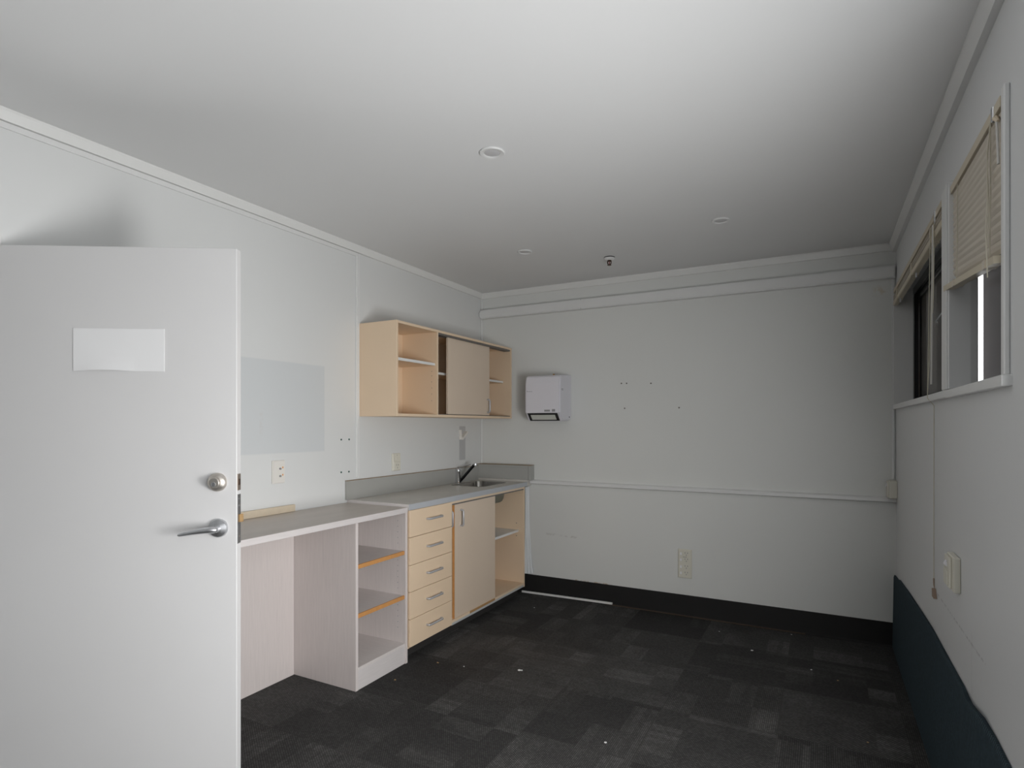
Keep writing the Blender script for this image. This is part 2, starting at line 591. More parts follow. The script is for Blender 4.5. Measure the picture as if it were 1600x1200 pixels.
# cornices
def cornice_profile(sgn, at, s=0.040):
    return [(at, ZC), (at + sgn * s * 0.75, ZC), (at + sgn * s * 0.75, ZC - s * .25), (at + sgn * s * 0.40, ZC - s), (at, ZC - s)]


struct('trim_1', prism(cornice_profile(1, 0.0), 'y', YF, YB), 'cornice_white', 'white timber cornice along the top of the left wall', 'cornice')
struct('trim_2', prism(cornice_profile(-1, YB, 0.042), 'x', 0.0, XR), 'cornice_white', 'white timber cornice along the top of the back wall', 'cornice')
b = prism(cornice_profile(-1, XR, 0.05), 'y', YF, YB)
struct('trim_3', b, 'white_trim', 'white timber cornice along the top of the right wall', 'cornice')
b = BM()
add_box(b, 0, 0.007, YF, 2.725, 2.396, 2.4185, 0.001)
struct('trim_4', b, 'white_trim', 'thin flat strip just under the left cornice, ending at the wall joint', 'trim')
b = BM()
add_box(b, 0, 0.008, 2.716, 2.748, 1.025, 2.418, 0.002)
add_box(b, 0.008, 0.010, 2.728, 2.732, 1.025, 2.418)
struct('trim_5', b, 'white_trim', 'vertical white jointing strip on the left wall beside the wall cabinet', 'trim')
struct('trim_6', box(0, 0.012, YB - 0.012, YB, 0, 2.42, 0.003), 'white_trim', 'thin vertical bead in the corner of left and back walls', 'trim')
b = prism([(YB, 0.882), (YB - 0.022, 0.882), (YB - 0.030, 0.887), (YB - 0.030, 0.905), (YB - 0.020, 0.912), (YB, 0.915)], 'x', 0.4705, XR)
struct('trim_7', b, 'white_trim', 'white horizontal rail running across the back wall at bench height', 'rail')
struct('baseboard_back', prism([(YB, 0), (YB - 0.022, 0), (YB - 0.010, 0.012), (YB - 0.006, 0.145), (YB, 0.147)], 'x', 0.30, XR), 'black_rubber', 'black coved vinyl skirting along the back wall', 'skirting')
struct('trim_8', box(1.10, 2.45, YB - 0.028, YB - 0.021, 0.0, 0.009, 0.002), 'sealant', 'brown line of old glue where skirting meets carpet', 'trim')
# turned-up carpet skirting on the right wall with its uneven top edge
prof = [(4.22, .440), (4.05, .452), (3.98, .468), (3.6, .495), (3.2, .515), (2.9, .528), (2.6, .527), (2.3, .526), (2.19, .526), (2.13, .535), (2.04, .550), (1.9, .543), (1.77, .535), (1.2, .53), (0.4, .53), (-0.6, .53), (YF, .53)]
b = BM()
rows = []
for (y, z) in prof:
    lean = 0.010 if 2.0 < y < 2.2 else 0.0
    rows.append([b.verts.new(c) for c in ((XR, y, 0), (XR - .020, y, 0), (XR - .016 - lean * .2, y, z * .5), (XR - .013 - lean, y, z - .012), (XR - .009 - lean, y, z), (XR - 0.001, y, z - .002 - lean))])
for a, c in zip(rows[:-1], rows[1:]):
    for k in range(6):
        b.faces.new((a[k], a[(k + 1) % 6], c[(k + 1) % 6], c[k]))
b.faces.new(rows[0]); b.faces.new(list(reversed(rows[-1])))
bmesh.ops.recalc_face_normals(b, faces=b.faces)
struct('baseboard_right', b, 'teal_carpet', 'dark teal carpet turned up the foot of the right wall', 'skirting')

# ---- windows
w = thing('window_1', 'far high window with black metal frame, next to the back wall', 'window', (XR, (W1[0] + W1[1]) / 2, ZS), kind='structure')
JX = XR + 0.082
b = box(XR - 0.018, JX, W1[1] - .004, W1[1] + 0.016, ZS - 0.0, ZH)
obj('jamb_lining', b, 'white_trim', w)
obj('head_lining', prism([(XR + .002, W1[0]), (XR + .049, W1[0]), (XR + .134, 3.20), (JX, 3.205), (JX, W1[1] - .004), (XR + .002, W1[1] - .004)], 'z', ZH - .004, ZH + 0.012), 'white_trim', w)
obj('splayed_jamb', prism([(XR + .047, W1[0]), (XR + .055, W1[0]), (XR + .142, 3.20), (XR + .134, 3.20)], 'z', ZS - .02, ZH + .012), 'white_trim', w)
obj('sill', box(XR - 0.020, JX, 2.50, W1[1] + .016, ZS - 0.024, ZS + .003, 0.002), 'white_trim', w)
fx0, fx1 = XR + 0.078, XR + 0.140
fz0, fz1, fy0, fy1 = ZS + .003, ZH - .004, 3.20, W1[1] - .004
b = box(fx0, fx1, fy1 - 0.040, fy1, fz0, fz1, .003)
add_box(b, fx0, fx1, fy0, fy0 + 0.022, fz0, fz1, .003)
add_box(b, fx0, fx1, fy0 + .021, fy1 - .039, fz1 - 0.045, fz1, .003)
add_box(b, fx0, fx1, fy0 + .021, fy1 - .039, fz0, fz0 + 0.018, .003)
fo = obj('window_frame', b, 'black_frame', w)
sx0, sx1 = XR + 0.098, XR + 0.132
s0, s1 = fy0 + 0.023, fy1 - 0.042
b = box(sx0, sx1, s1 - .03, s1, fz0 + .019, fz1 - .046, .004)
add_box(b, sx0, sx1, s0, s0 + .03, fz0 + .019, fz1 - .046, .004)
add_box(b, sx0, sx1, s0 + .029, s1 - .029, fz1 - .075, fz1 - .046, .004)
add_box(b, sx0, sx1, s0 + .029, s1 - .029, fz0 + .019, fz0 + .042, .004)
obj('sash', b, 'black_frame', w)
obj('glass_pane', box(XR + .112, XR + .116, s0 + .025, s1 - .025, fz0 + .038, fz1 - .070), 'dusty_glass', w)
b = tube([(XR + .094, 3.27, 1.880), (XR + .090, 3.36, 1.866), (XR + .088, 3.45, 1.855), (XR + .100, 3.49, 1.850)], 0.004, 8)
obj('window_stay', b, 'chrome', w)

w = thing('window_2', 'near high window half covered by a lowered blind', 'window', (XR, (W2[0] + W2[1]) / 2, ZS), kind='structure')
obj('mullion_board', box(XR - 0.021, XR + .061, W2[1] - .003, 2.570, ZS + .003, ZH + .015, 0.003), 'white_trim', w)
obj('board_bead', box(XR - .025, XR - .0211, W2[1] + .004, W2[1] + .030, ZS + .003, ZH + .012, .0015), 'white_trim', w)
obj('near_jamb', box(XR + .0, XR + .052, W2[0] - .01, W2[0] + .003, ZS, ZH), 'white_trim', w)
obj('head_lining', box(XR + 0.002, XR + .052, W2[0] + .003, W2[1] - .003, ZH - .004, ZH + .01), 'white_trim', w)
obj('sill', box(XR - 0.021, XR + .052, 1.782, 2.499, ZS - 0.027, ZS + .001, 0.002), 'white_trim', w)
obj('architrave', box(XR - 0.013, XR, 1.80, W2[0] + .002, ZS + .001, ZH + .012, 0.003), 'white_trim', w)
obj('glass_pane', box(XR + .040, XR + .044, W2[0] + .004, W2[1] - .004, ZS + .001, ZH - .005), 'window_glass', w)

w = thing('window_3', 'large window in the right wall behind the viewpoint', 'window', (XR, (W3[0] + W3[1]) / 2, 0.45), kind='structure')
b = BM()
for (ya, yb) in ((W3[0], W3[0] + .05), (W3[1] - .05, W3[1])):
    add_box(b, XR + .008, XR + .045, ya, yb, 0.45, 2.25)
add_box(b, XR + .008, XR + .045, W3[0] + .05, W3[1] - .05, 0.45, .50)
add_box(b, XR + .008, XR + .045, W3[0] + .05, W3[1] - .05, 2.20, 2.25)
obj('window_frame', b, 'white_trim', w)
obj('sill', box(XR - .03, XR + .008, W3[0] - .04, W3[1] + .04, 0.425, 0.449), 'white_trim', w)
obj('glass_pane', box(XR + .025, XR + .029, W3[0] + .05, W3[1] - .05, .50, 2.20), 'window_glass', w)

# outside: walls seen through the glass, plus unseen pieces that block sky
tag(obj('ground', box(XR + WT + .05, 9, -4, 14, -0.3, -0.1), 'outside_paving'), 'grey paving outside the windows', 'ground', kind='structure')
b = box(3.35, 3.50, 1.75, 4.167, -0.1, 3.6, 0.01)
tag(obj('outside_wall', b, 'outside_brown'), 'dark brown neighbouring wall close outside the near window, right of the bright gap', 'wall', kind='structure')
b = box(3.20, 3.30, 4.60, 12.0, -0.1, 3.6, 0.01)
tag(obj('outside_wall', b, 'outside_grey'), 'dark grey neighbouring wall outside the far window, left of the bright gap', 'wall', kind='structure')
tag(obj('sky_block_pier', box(XR + WT + .003, 3.49, 1.66, 1.74, -0.1, 2.6, 0.01), 'outside_brown'), 'unseen dark brown pier added outside to keep sky light off the near window', 'pier', kind='structure')  # unseen, added to stop sky light reaching the near window's jamb
tag(obj('sky_block_eaves', box(XR + WT + .002, 3.30, 1.75, 4.59, 2.50, 2.60, 0.01), 'outside_grey'), 'unseen dark eaves added outside above the high windows to block sky light', 'eaves', kind='structure')  # unseen, added to cut the sky light falling on the window reveals

# ---- the open door and its frame
P0 = Vector((0.711, 1.3605)); U = Vector((0.8557, 0.5175)); N = Vector((0.5175, -0.8557))
DL = 0.822; DT = 0.036; DH = 1.978
hinge = P0 - U * DL
ang = math.atan2(U.y, U.x)
door = thing('door_1', 'open pale grey flush door on the left, with lever handle and deadbolt', 'door', (hinge.x, hinge.y, 0), kind='structure', rotz=ang)
# local: +x from hinge to latch edge, -y faces the room (camera), z up


def dx(u):  # distance measured back from the latch edge
    return DL + u


obj('door_leaf', box(0, DL, 0, DT, 0.008, DH, 0.0015), 'door_paint', door, True)
# deadbolt
k = obj('deadbolt', lathe([(0, 0), (.033, 0), (.033, -.004), (.030, -.012), (.024, -.016), (.019, -.019), (.019, -.030), (.0165, -.033), (.0, -.033)], (dx(-.066), 0, 1.150), (0, 1, 0), 40), 'brushed_nickel', door, True)
obj('cylinder_plug', lathe([(0, 0), (.008, 0), (.008, -.002), (.0, -.002)], (dx(-.066), -.033, 1.145), (0, 1, 0), 24), 'satin_chrome', k, True)
obj('keyhole', box(dx(-.0668), dx(-.0652), -.0358, -.0349, 1.139, 1.151), 'dark_plastic', k, True)
# lever handle
k = obj('lever_rose', lathe([(0, 0), (.033, 0), (.033, -.005), (.030, -.010), (.022, -.013), (.0135, -.016), (.0135, -.040), (.0, -.041)], (dx(-.062), 0, 0.988), (0, 1, 0), 40), 'satin_chrome', door, True)
lv = [(dx(-.0455), -.044, .989), (dx(-.049), -.0445, .989), (dx(-.056), -.046, .989), (dx(-.066), -.049, .989), (dx(-.085), -.050, .9875), (dx(-.12), -.051, .983), (dx(-.150), -.052, .978), (dx(-.172), -.0525, .974), (dx(-.176), -.0525, .9735)]
obj('lever', tube(lv, [.005, .0095, .0125, .0135, .0125, .0105, .009, .0075, .005], 14, True, (1.0, .85)), 'satin_chrome', k, True)
# latch hardware on the door's edge
obj('deadbolt_plate', box(DL - .001, DL + .0012, .004, DT - .004, 1.119, 1.178, .0008), 'plate_bronze', door, True)
obj('bolt_end', box(DL + .0012, DL + .003, .012, DT - .012, 1.138, 1.160, .0006), 'dark_bronze', door, True)
kp = obj('latch_plate', box(DL - .001, DL + .0012, .004, DT - .004, .930, 1.105, .0008), 'plate_steel', door, True)
obj('latch_bolt', prism([(DL + .001, .012), (DL + .001, DT - .012), (DL + .014, DT - .012), (DL + .005, .012)], 'z', 1.006, 1.034), 'brass', kp, True)
b = BM()
for z in (1.09, 1.065, .955):
    add_box(b, DL + .0012, DL + .002, .015, .021, z - .003, z + .003)
objs('screw', b, 'chrome', kp, True)
b = BM()
pts = []
for z in (0.25, 1.0, 1.72):
    add_tube(b, [(-.006, -.004, z), (-.006, -.004, z + .1)], .006, 8)
objs('hinge', b, 'grey_alu', door, True)
# paper sign on the door (stuck to it, its lower edge curling)
sgn = thing('blank_sign', 'blank white rectangular sign stuck on the open door, lower edge lifting', 'sign', (hinge.x, hinge.y, 0), rotz=ang)
b = BM()
nx = 24
u0, u1, z0, z1 = dx(-.556), dx(-.248), 1.5405, 1.690
grid = []
for i in range(nx + 1):
    t = i / nx
    u = u0 + (u1 - u0) * t
    arch = max(0.0, math.sin(math.pi * min(1, t / .68))) if t < .68 else 0
    zb = z0 + .0045 * arch
    col = []
    for j in range(7):
        s = j / 6
        lift = .006 * arch * (1 - s) ** 3
        col.append((u, -0.0025 - lift, zb + (z1 - zb) * s))
    grid.append(col)
fr = [[b.verts.new(c) for c in col] for col in grid]
bk = [[b.verts.new((c[0], c[1] + .0018, c[2])) for c in col] for col in grid]
for i in range(nx):
    for j in range(6):
        b.faces.new((fr[i][j], fr[i + 1][j], fr[i + 1][j + 1], fr[i][j + 1]))
        b.faces.new((bk[i][j], bk[i][j + 1], bk[i + 1][j + 1], bk[i + 1][j]))
    b.faces.new((fr[i][0], bk[i][0], bk[i + 1][0], fr[i + 1][0]))
    b.faces.new((fr[i][6], fr[i + 1][6], bk[i + 1][6], bk[i][6]))
for j in range(6):
    b.faces.new((fr[0][j], fr[0][j + 1], bk[0][j + 1], bk[0][j]))
    b.faces.new((fr[nx][j], bk[nx][j], bk[nx][j + 1], fr[nx][j + 1]))
bmesh.ops.recalc_face_normals(b, faces=b.faces)
obj('sign_board', b, 'white_sign', sgn, True)

b = BM()
add_box(b, -.10, .010, .93, .955, 0, 2.012, .002)
add_box(b, -.10, .010, .075, .10, 0, 2.012, .002)
add_box(b, -.10, .010, .10, .93, 1.99, 2.012, .002)
struct('trim_9', b, 'white_trim', 'white door frame set in the left wall beside the open door', 'door frame')

# ------------------------------------------------------------------ desk and shelf unit
YE = 2.640                                                  # right-hand end of the desk
XD = 0.465
desk = thing('desk', 'pale grey laminate desk top against the left wall, behind the open door', 'desk', (0.23, 1.9, 0))
obj('worktop', box(0.004, XD - .002, 1.42, YE, .856, .884), 'desk_top_laminate', desk)
b = BM()
add_box(b, XD - .002, XD, 1.42, YE, .8555, .8845, .0008)
add_box(b, 0.004, XD - .002, YE, YE + .002, .8555, .8845, .0005)
objs('edge_strip', b, 'desk_edge', desk)
obj('back_panel', box(0.003, 0.017, 1.44, 2.2258, 0.001, .8555), 'desk_laminate', desk)
obj('end_panel', box(0.0172, XD - .004, 1.44, 1.458, 0.001, .8555), 'desk_laminate', desk)

SU = thing('shelf_unit', 'pale grey open shelf unit standing under the right end of the desk', 'shelf unit', (0.23, 2.43, 0))
sx1 = XD - .006
obj('side_panel', box(0.003, sx1, 2.227, 2.245, 0.001, .855, .0008), 'desk_laminate', SU)
p = obj('side_panel', box(0.003, sx1 + .004, 2.622, 2.640, 0.001, .855, .0008), 'desk_laminate', SU)
b = BM()
for z in [0.20 + .032 * i for i in range(20)]:
    if abs(z - .385) > .03 and abs(z - .64) > .03:
        add_box(b, XD - .06, XD - .056, 2.6212, 2.6222, z - .0022, z + .0022)
        add_box(b, .07, .074, 2.6212, 2.6222, z - .0022, z + .0022)
objs('shelf_pin_hole', b, 'grey_plastic', p)
obj('back_board', box(0.003, 0.009, 2.2452, 2.6218, 0.08, .855), 'desk_laminate', SU)
for z in (.621, .369):
    s = obj('shelf', box(0.010, sx1 - .014, 2.2455, 2.6215, z, z + .018), 'shelf_laminate', SU)
    e = obj('lipping', box(sx1 - .014, sx1 + (-.002), 2.2455, 2.6215, z - .003, z + .0185, .002), 'orange_timber', s)
    e['label'] = 'orange timber front edge'
obj('bottom_shelf', box(0.010, sx1 - .002, 2.2455, 2.6215, .100, .116), 'shelf_laminate', SU)
obj('kick_board', box(sx1 - .016, sx1 - .003, 2.2455, 2.6215, 0.001, .100), 'desk_edge', SU)

tag(obj('timber_strip', box(0.003, 0.018, 1.45, 2.235, .885, .922, .001), 'raw_timber'), 'pale timber strip standing along the wall at the back of the desk', 'timber strip')

# ------------------------------------------------------------------ sink bench
bench = thing('sink_worktop', 'grey laminate bench top with upstands, in the back left corner', 'worktop', (.235, 3.4, .868))
SX0, SX1, SY0, SY1 = .060, .350, 3.650, 4.045
YBE = 4.150
# top with a hole for the bowl
b = BM()
outer = [(0.001, 2.644), (.468, 2.644), (.468, YBE), (0.001, YBE)]
inner = rounded(SX0, SX1, SY0, SY1, .06, 6)
for (za, up) in ((.900, True), (.868, False)):
    vo = [b.verts.new((x, y, za)) for x, y in outer]
    vi = [b.verts.new((x, y, za)) for x, y in inner]
    eo = [b.edges.new((vo[i], vo[(i + 1) % 4])) for i in range(4)]
    ei = [b.edges.new((vi[i], vi[(i + 1) % len(vi)])) for i in range(len(vi))]
    bmesh.ops.triangle_fill(b, edges=eo + ei, use_beauty=True)
    if up: top_o, top_i = vo, vi
    else: bot_o, bot_i = vo, vi
for A, Bv in ((top_o, bot_o), (top_i, bot_i)):
    n = len(A)
    for i in range(n):
        b.faces.new((A[i], A[(i + 1) % n], Bv[(i + 1) % n], Bv[i]))
bmesh.ops.recalc_face_normals(b, faces=b.faces)
obj('bench_top', b, 'bench_laminate', bench)
b = BM()
add_box(b, .468, .471, 2.6435, YBE, .8665, .9005, .0008)
obj('front_edge', b, 'bench_edge', bench)
obj('end_edge', box(.001, .468, 2.6425, 2.6439, .8845, .9005), 'desk_edge', bench)
us = obj('left_upstand', box(0.001, .017, 2.625, YBE, .9005, 1.014), 'splash_grey', bench)
obj('top_edge', box(0.001, .017, 2.625, YBE, 1.0142, 1.0175), 'splash_top_brown', us)
obj('bench_rear', box(.001, .468, YBE, YB - .001, .868, .9150), 'bench_laminate', bench)
us = obj('back_upstand', box(0.001, .497, YBE, YB - .001, .9155, 1.030, .002), 'splash_grey', bench)
b = BM()
add_box(b, 0.001, .497, YBE, YB - .001, 1.0302, 1.033)
obj('top_edge', b, 'splash_top_brown', us)
b = BM()
add_box(b, .001, .484, YBE - .002, YBE, 1.012, 1.0125)
add_box(b, .478, .479, YBE - .002, YBE, .9160, 1.029)
objs('joint_line', b, 'track_grey', us)

# stainless sink let into the bench
sink = thing('sink', 'stainless steel sink bowl set in the bench top', 'sink', (.195, 3.86, .90))
def ring(r0, r1, z0, z1, ins0, ins1):
    pass
b = BM()
def loop(ins, z, r):
    return [b.verts.new((x, y, z)) for x, y in rounded(SX0 + ins, SX1 - ins, SY0 + ins, SY1 - ins, r, 6)]
Ls = [loop(-.006, .9005, .065), loop(-.005, .9018, .064), loop(.000, .9015, .059), loop(.003, .893, .056), loop(.012, .80, .052), loop(.020, .765, .05), loop(.045, .752, .035), loop(.10, .750, .03)]
for a, c in zip(Ls[:-1], Ls[1:]):
    n = len(a)
    for i in range(n):
        f = b.faces.new((a[i], a[(i + 1) % n], c[(i + 1) % n], c[i])); f.smooth = True
b.faces.new(Ls[-1])
bmesh.ops.recalc_face_normals(b, faces=b.faces)
obj('basin', b, 'stainless', sink)
b = BM()
Ls = [loop(.0015, .867, .058), loop(.007, .80, .055), loop(.011, .778, .053), loop(.018, .760, .05), loop(.030, .750, .042), loop(.048, .7465, .035), loop(.10, .7455, .03)]
for a, c in zip(Ls[:-1], Ls[1:]):
    n = len(a)
    for i in range(n):
        f = b.faces.new((a[i], a[(i + 1) % n], c[(i + 1) % n], c[i])); f.smooth = True
b.faces.new(Ls[-1])
bmesh.ops.recalc_face_normals(b, faces=b.faces)
obj('basin_underside', b, 'sink_under', sink)
obj('drain', lathe([(0, .001), (.012, .001), (.014, .003), (.026, .0025), (.028, .0)], (.205, 3.848, .7505), (0, 0, 1), 24), 'plate_steel', sink)
b = tube([(.205, 3.848, .7465), (.205, 3.848, .66), (.20, 3.86, .62), (.14, 3.86, .61), (.10, 3.86, .62), (.04, 3.86, .66)], .02, 12)
obj('waste_pipe', b, 'white_plastic', sink)

# mixer tap
tx, ty = .031, 3.82
tap = thing('mixer_tap', 'chrome mixer tap with slanting spout coloured dark as if in shade, behind the sink', 'tap', (tx, ty, .901))
obj('tap_body', lathe([(0, 0), (.027, 0), (.027, .006), (.023, .010), (.022, .085), (.023, .088), (.023, .108), (.018, .116), (0, .118)], (tx, ty, .9005), (0, 0, 1), 28), 'chrome', tap)
sp_pts = [(tx + .015, ty + .002, .915), (tx + .05, ty + .012, .955), (tx + .10, ty + .028, 1.015), (tx + .128, ty + .036, 1.046)]
s = obj('spout', tube(sp_pts, [.0115, .0115, .011, .011], 14), 'shaded_chrome', tap)  # shade of the underside is put into the spout's colour
e = sp_pts[-1]
obj('outlet_ring', lathe([(.009, -.012), (.0135, -.012), (.0145, 0), (.0135, .010), (.009, .010)], (e[0] + .006, e[1] + .002, e[2] + .002), (0, 0, 1), 24, True), 'chrome', s)
obj('tap_lever', tube([(tx, ty, 1.018), (tx + .02, ty + .03, 1.024), (tx + .05, ty + .075, 1.038), (tx + .06, ty + .09, 1.044)], [.012, .008, .006, .005], 12, True, (1, .6)), 'satin_chrome', tap)

# ------------------------------------------------------------------ base cabinet with drawers and sliding doors
XF = .462
cab = thing('base_cabinet', 'peach sink cabinet with five drawers and sliding doors under the bench', 'cabinet', (.235, 3.38, 0))
b = BM()
add_box(b, 0.005, XF - .004, 2.648, 2.664, .075, .866)
obj('side_panel', b, 'peach_melamine', cab)
p = obj('side_panel', box(0.005, XF + .004, 4.098, 4.114, .075, .866, .0008), 'peach_melamine', cab)
b = BM()
for (x, z) in ((.40, .83), (.40, .575), (.40, .475)):
    add_tube(b, [(x, 4.0972, z), (x, 4.0978, z)], .004, 8)
objs('shelf_pin_hole', b, 'track_grey', p)
obj('divider_panel', box(0.005, .425, 3.068, 3.084, .091, .866), 'peach_melamine', cab)
obj('bottom_panel', box(0.005, XF + .002, 2.664, 4.098, .092, .108), 'peach_melamine', cab)
obj('back_board', box(0.005, 0.010, 2.664, 4.098, .108, .70), 'peach_melamine', cab)
b = BM()
add_box(b, .435, XF + .003, 3.078, 4.098, .851, .8665, .0008)
obj('top_rail', b, 'peach_edge', cab)
b = BM()
add_box(b, .438, XF + .0015, 3.086, 4.098, .842, .851)
obj('door_track', b, 'track_grey', cab)
b = BM()
add_box(b, XF + .002, XF + .0035, 3.086, 3.30, .092, .108)
add_box(b, XF + .002, XF + .0035, 3.64, 4.098, .092, .108)
objs('bottom_edge', b, 'peach_edge', cab)
e = obj('bare_edge', box(XF + .002, XF + .003, 3.30, 3.64, .092, .1078), 'chipboard', cab)
e['label'] = 'bare brown chipboard where the edging is broken off'
obj('bottom_trim', box(XF - .012, XF + .002, 3.086, 4.10, .076, .0915, .001), 'grey_alu', cab)
obj('kick_board', box(.385, .40, 2.648, 4.112, 0.001, .075), 'kick_black', cab)
ZD = [.8655, .711, .552, .399, .2435, .085]
for i in range(5):
    z1, z0 = ZD[i] - (.001 if i else .0), ZD[i + 1] + .0015
    dr = obj('drawer', box(XF - .002, XF + .014, 2.646, 3.072, z0, z1, .0012), 'peach_melamine', cab)
    zc = (.798, .636, .479, .325, .170)[i]
    hp = [(XF + .014, 2.805, zc), (XF + .030, 2.805, zc), (XF + .036, 2.812, zc), (XF + .036, 2.938, zc), (XF + .030, 2.945, zc), (XF + .014, 2.945, zc)]
    obj('handle', tube(hp, .0062, 10), 'handle_silver', dr)
# rear sliding door pushed behind the front one, front door over it
def bow(y, z0, z1, x):
    return tube([(x, y, z0), (x + .018, y, z0), (x + .024, y, z0 + .008), (x + .024, y, z1 - .008), (x + .018, y, z1), (x, y, z1)], .006, 10)
rd = obj('sliding_door', box(.424, .440, 3.0845, 3.620, .1085, .846), 'door_melamine', cab)
obj('handle', bow(3.099, .702, .800, .440), 'handle_silver', rd)
fd = obj('sliding_door', box(.4445, .4605, 3.124, 3.650, .1085, .845, .001), 'door_melamine', cab)
obj('handle', bow(3.192, .698, .800, .4605), 'handle_silver', fd)
e = obj('door_edge', box(.4443, .4607, 3.1215, 3.124, .1085, .845), 'orange_timber', fd)
e['label'] = 'orange bare edge of the sliding door'
s = obj('shelf', box(.012, .418, 3.0845, 4.096, .508, .524), 'peach_melamine', cab)
s['label'] = 'white fronted shelf'
b = BM(); add_box(b, .418, .4195, 3.0845, 4.096, .5075, .5245); add_box(b, .012, .418, 3.0845, 4.096, .524, .5246)
objs('edge_strip', b, 'shelf_white', s)

# ------------------------------------------------------------------ wall cabinet
WY0, WY1, WX, WZ0, WZ1 = 2.742, 4.206, .300, 1.407, 1.984
wc = thing('wall_cabinet', 'peach wall cabinet with open shelves and one sliding door, above the sink bench', 'cabinet', (.15, 3.47, WZ0))
t = .016
obj('side_panel', box(.003, WX, WY0, WY0 + t, WZ0, WZ1, .0008), 'peach_melamine', wc)
p = obj('side_panel', box(.003, WX, WY1 - t, WY1, WZ0, WZ1, .0008), 'peach_melamine', wc)
obj('top_panel', box(.003, WX - .0005, WY0 + t, WY1 - t, WZ1 - t, WZ1 - .0005), 'peach_melamine', wc)
obj('bottom_panel', box(.003, WX - .0005, WY0 + t, WY1 - t, WZ0 + .0005, WZ0 + t), 'peach_melamine', wc)
obj('back_board', box(.003, .009, WY0 + t, WY1 - t, WZ0 + t, WZ1 - t), 'peach_melamine', wc)
p = obj('divider_panel', box(.009, WX - .001, 3.157, 3.173, WZ0 + t, WZ1 - t), 'peach_melamine', wc)
b = BM()
for z in (1.515, 1.56, 1.60, 1.64, 1.68, 1.71):
    add_box(b, .255, .259, 3.156, 3.1572, z - .002, z + .002)
objs('shelf_pin_hole', b, 'track_grey', p)
s = obj('shelf', box(.010, .282, WY0 + t + .001, 3.156, 1.747, 1.763), 'peach_melamine', wc)
obj('edge_strip', box(.282, .2835, WY0 + t + .001, 3.156, 1.7465, 1.7635), 'shelf_white', s)
s = obj('shelf', box(.010, .228, 3.174, WY1 - t - .001, 1.700, 1.715), 'peach_melamine', wc)
obj('edge_strip', box(.228, .2295, 3.174, WY1 - t - .001, 1.6995, 1.7155), 'shelf_white', s)
b = BM(); add_box(b, .236, .292, 3.174, WY1 - t, WZ1 - t - .012, WZ1 - t); add_box(b, .236, .292, 3.174, WY1 - t, WZ0 + t, WZ0 + t + .004)
objs('door_track', b, 'track_grey', wc)
sd = obj('sliding_door', box(.262, .278, 3.318, 3.882, WZ0 + t + .005, WZ1 - t - .012, .001), 'door_melamine', wc)
obj('handle', bow(3.848, 1.452, 1.548, .278), 'handle_silver', sd)

# ------------------------------------------------------------------ towel dispenser on the back wall
X0, X1, YD, Z0, Z1 = .522, .815, 4.005, 1.386, 1.732
td = thing('paper_towel_dispenser', 'white paper towel dispenser on the back wall beside the wall cabinet', 'towel dispenser', ((X0 + X1) / 2, YB, Z0))
b = BM()
side = [(YB - .001, Z0 + .02), (YB - .001, Z1 + .012), (YB - .04, Z1 + .012), (YD + .03, Z1), (YD + .012, Z1 - .012), (YD, Z1 - .06), (YD, Z0 + .062), (YD + .055, Z0), (YB - .05, Z0)]
b = prism(side, 'x', X0, X1)
es = [e for e in b.edges if abs(e.verts[0].co.x - e.verts[1].co.x) < 1e-6 and max(e.verts[0].co.y, e.verts[1].co.y) < YB - .03]
bmesh.ops.bevel(b, geom=es, offset=.010, segments=3, affect='EDGES')
obj('housing', b, 'white_plastic', td)
# dark mouth on the sloping lower face
def slope_pt(x, s, off):
    a = Vector((0, YD, Z0 + .062)); c = Vector((0, YD + .055, Z0))
    q = a.lerp(c, s); nrm = Vector((0, -.062, -.055)).normalized()
    q = q + nrm * off
    return (x, q.y, q.z)
def slab(xa, xb, sa, sb, off0, off1, ina=0):
    b = BM()
    f = [b.verts.new(slope_pt(x, s, off1)) for (x, s) in ((xa, sa), (xb, sa), (xb - ina, sb), (xa + ina, sb))]
    r = [b.verts.new(slope_pt(x, s, off0)) for (x, s) in ((xa, sa), (xb, sa), (xb - ina, sb), (xa + ina, sb))]
    b.faces.new(f); b.faces.new(list(reversed(r)))
    for i in range(4):
        b.faces.new((f[i], r[i], r[(i + 1) % 4], f[(i + 1) % 4]))
    bmesh.ops.recalc_face_normals(b, faces=b.faces)
    return b
mo = obj('paper_outlet', slab(X0 + .022, X1 - .022, .04, .96, 0, .0025, .0), 'dark_plastic', td)
obj('paper_towel', slab(X0 + .045, X1 - .045, .24, .80, .0025, .0055, 0), 'pale_paper', mo)
b = BM()
add_box(b, X0 + .165, X0 + .212, YD - .0008, YD, Z0 + .070, Z0 + .084)
obj('badge', b, 'grey_plastic', td)
b = BM()
add_box(b, X0 + .228, X0 + .254, YD - .0008, YD, Z0 + .069, Z0 + .088)
obj('pictogram', b, 'grey_plastic', td)
b = BM()
for i in range(9):
    add_box(b, X0 + .018 + i * .0052, X0 + .021 + i * .0052, YD - .0006, YD, Z0 + .223, Z0 + .2275 + (.004 if i == 0 else 0))
obj('brand_lettering', b, 'grey_plastic', td)
b = BM()
add_box(b, X1, X1 + .0006, YD + .03, YD + .065, Z0 + .232, Z0 + .236)
add_box(b, X1, X1 + .0006, YD + .03, YD + .065, Z0 + .240, Z0 + .244)
obj('side_lettering', b, 'grey_plastic', td)
obj('side_screw', lathe([(0, .0012), (.006, .0012), (.006, 0)], (X1, YB - .035, Z0 + .03), (1, 0, 0), 12), 'dark_plastic', td)
obj('top_lock', box(X0 + .15, X0 + .163, YB - .03, YB - .016, Z1 + .012, Z1 + .026, .001), 'brass', td)

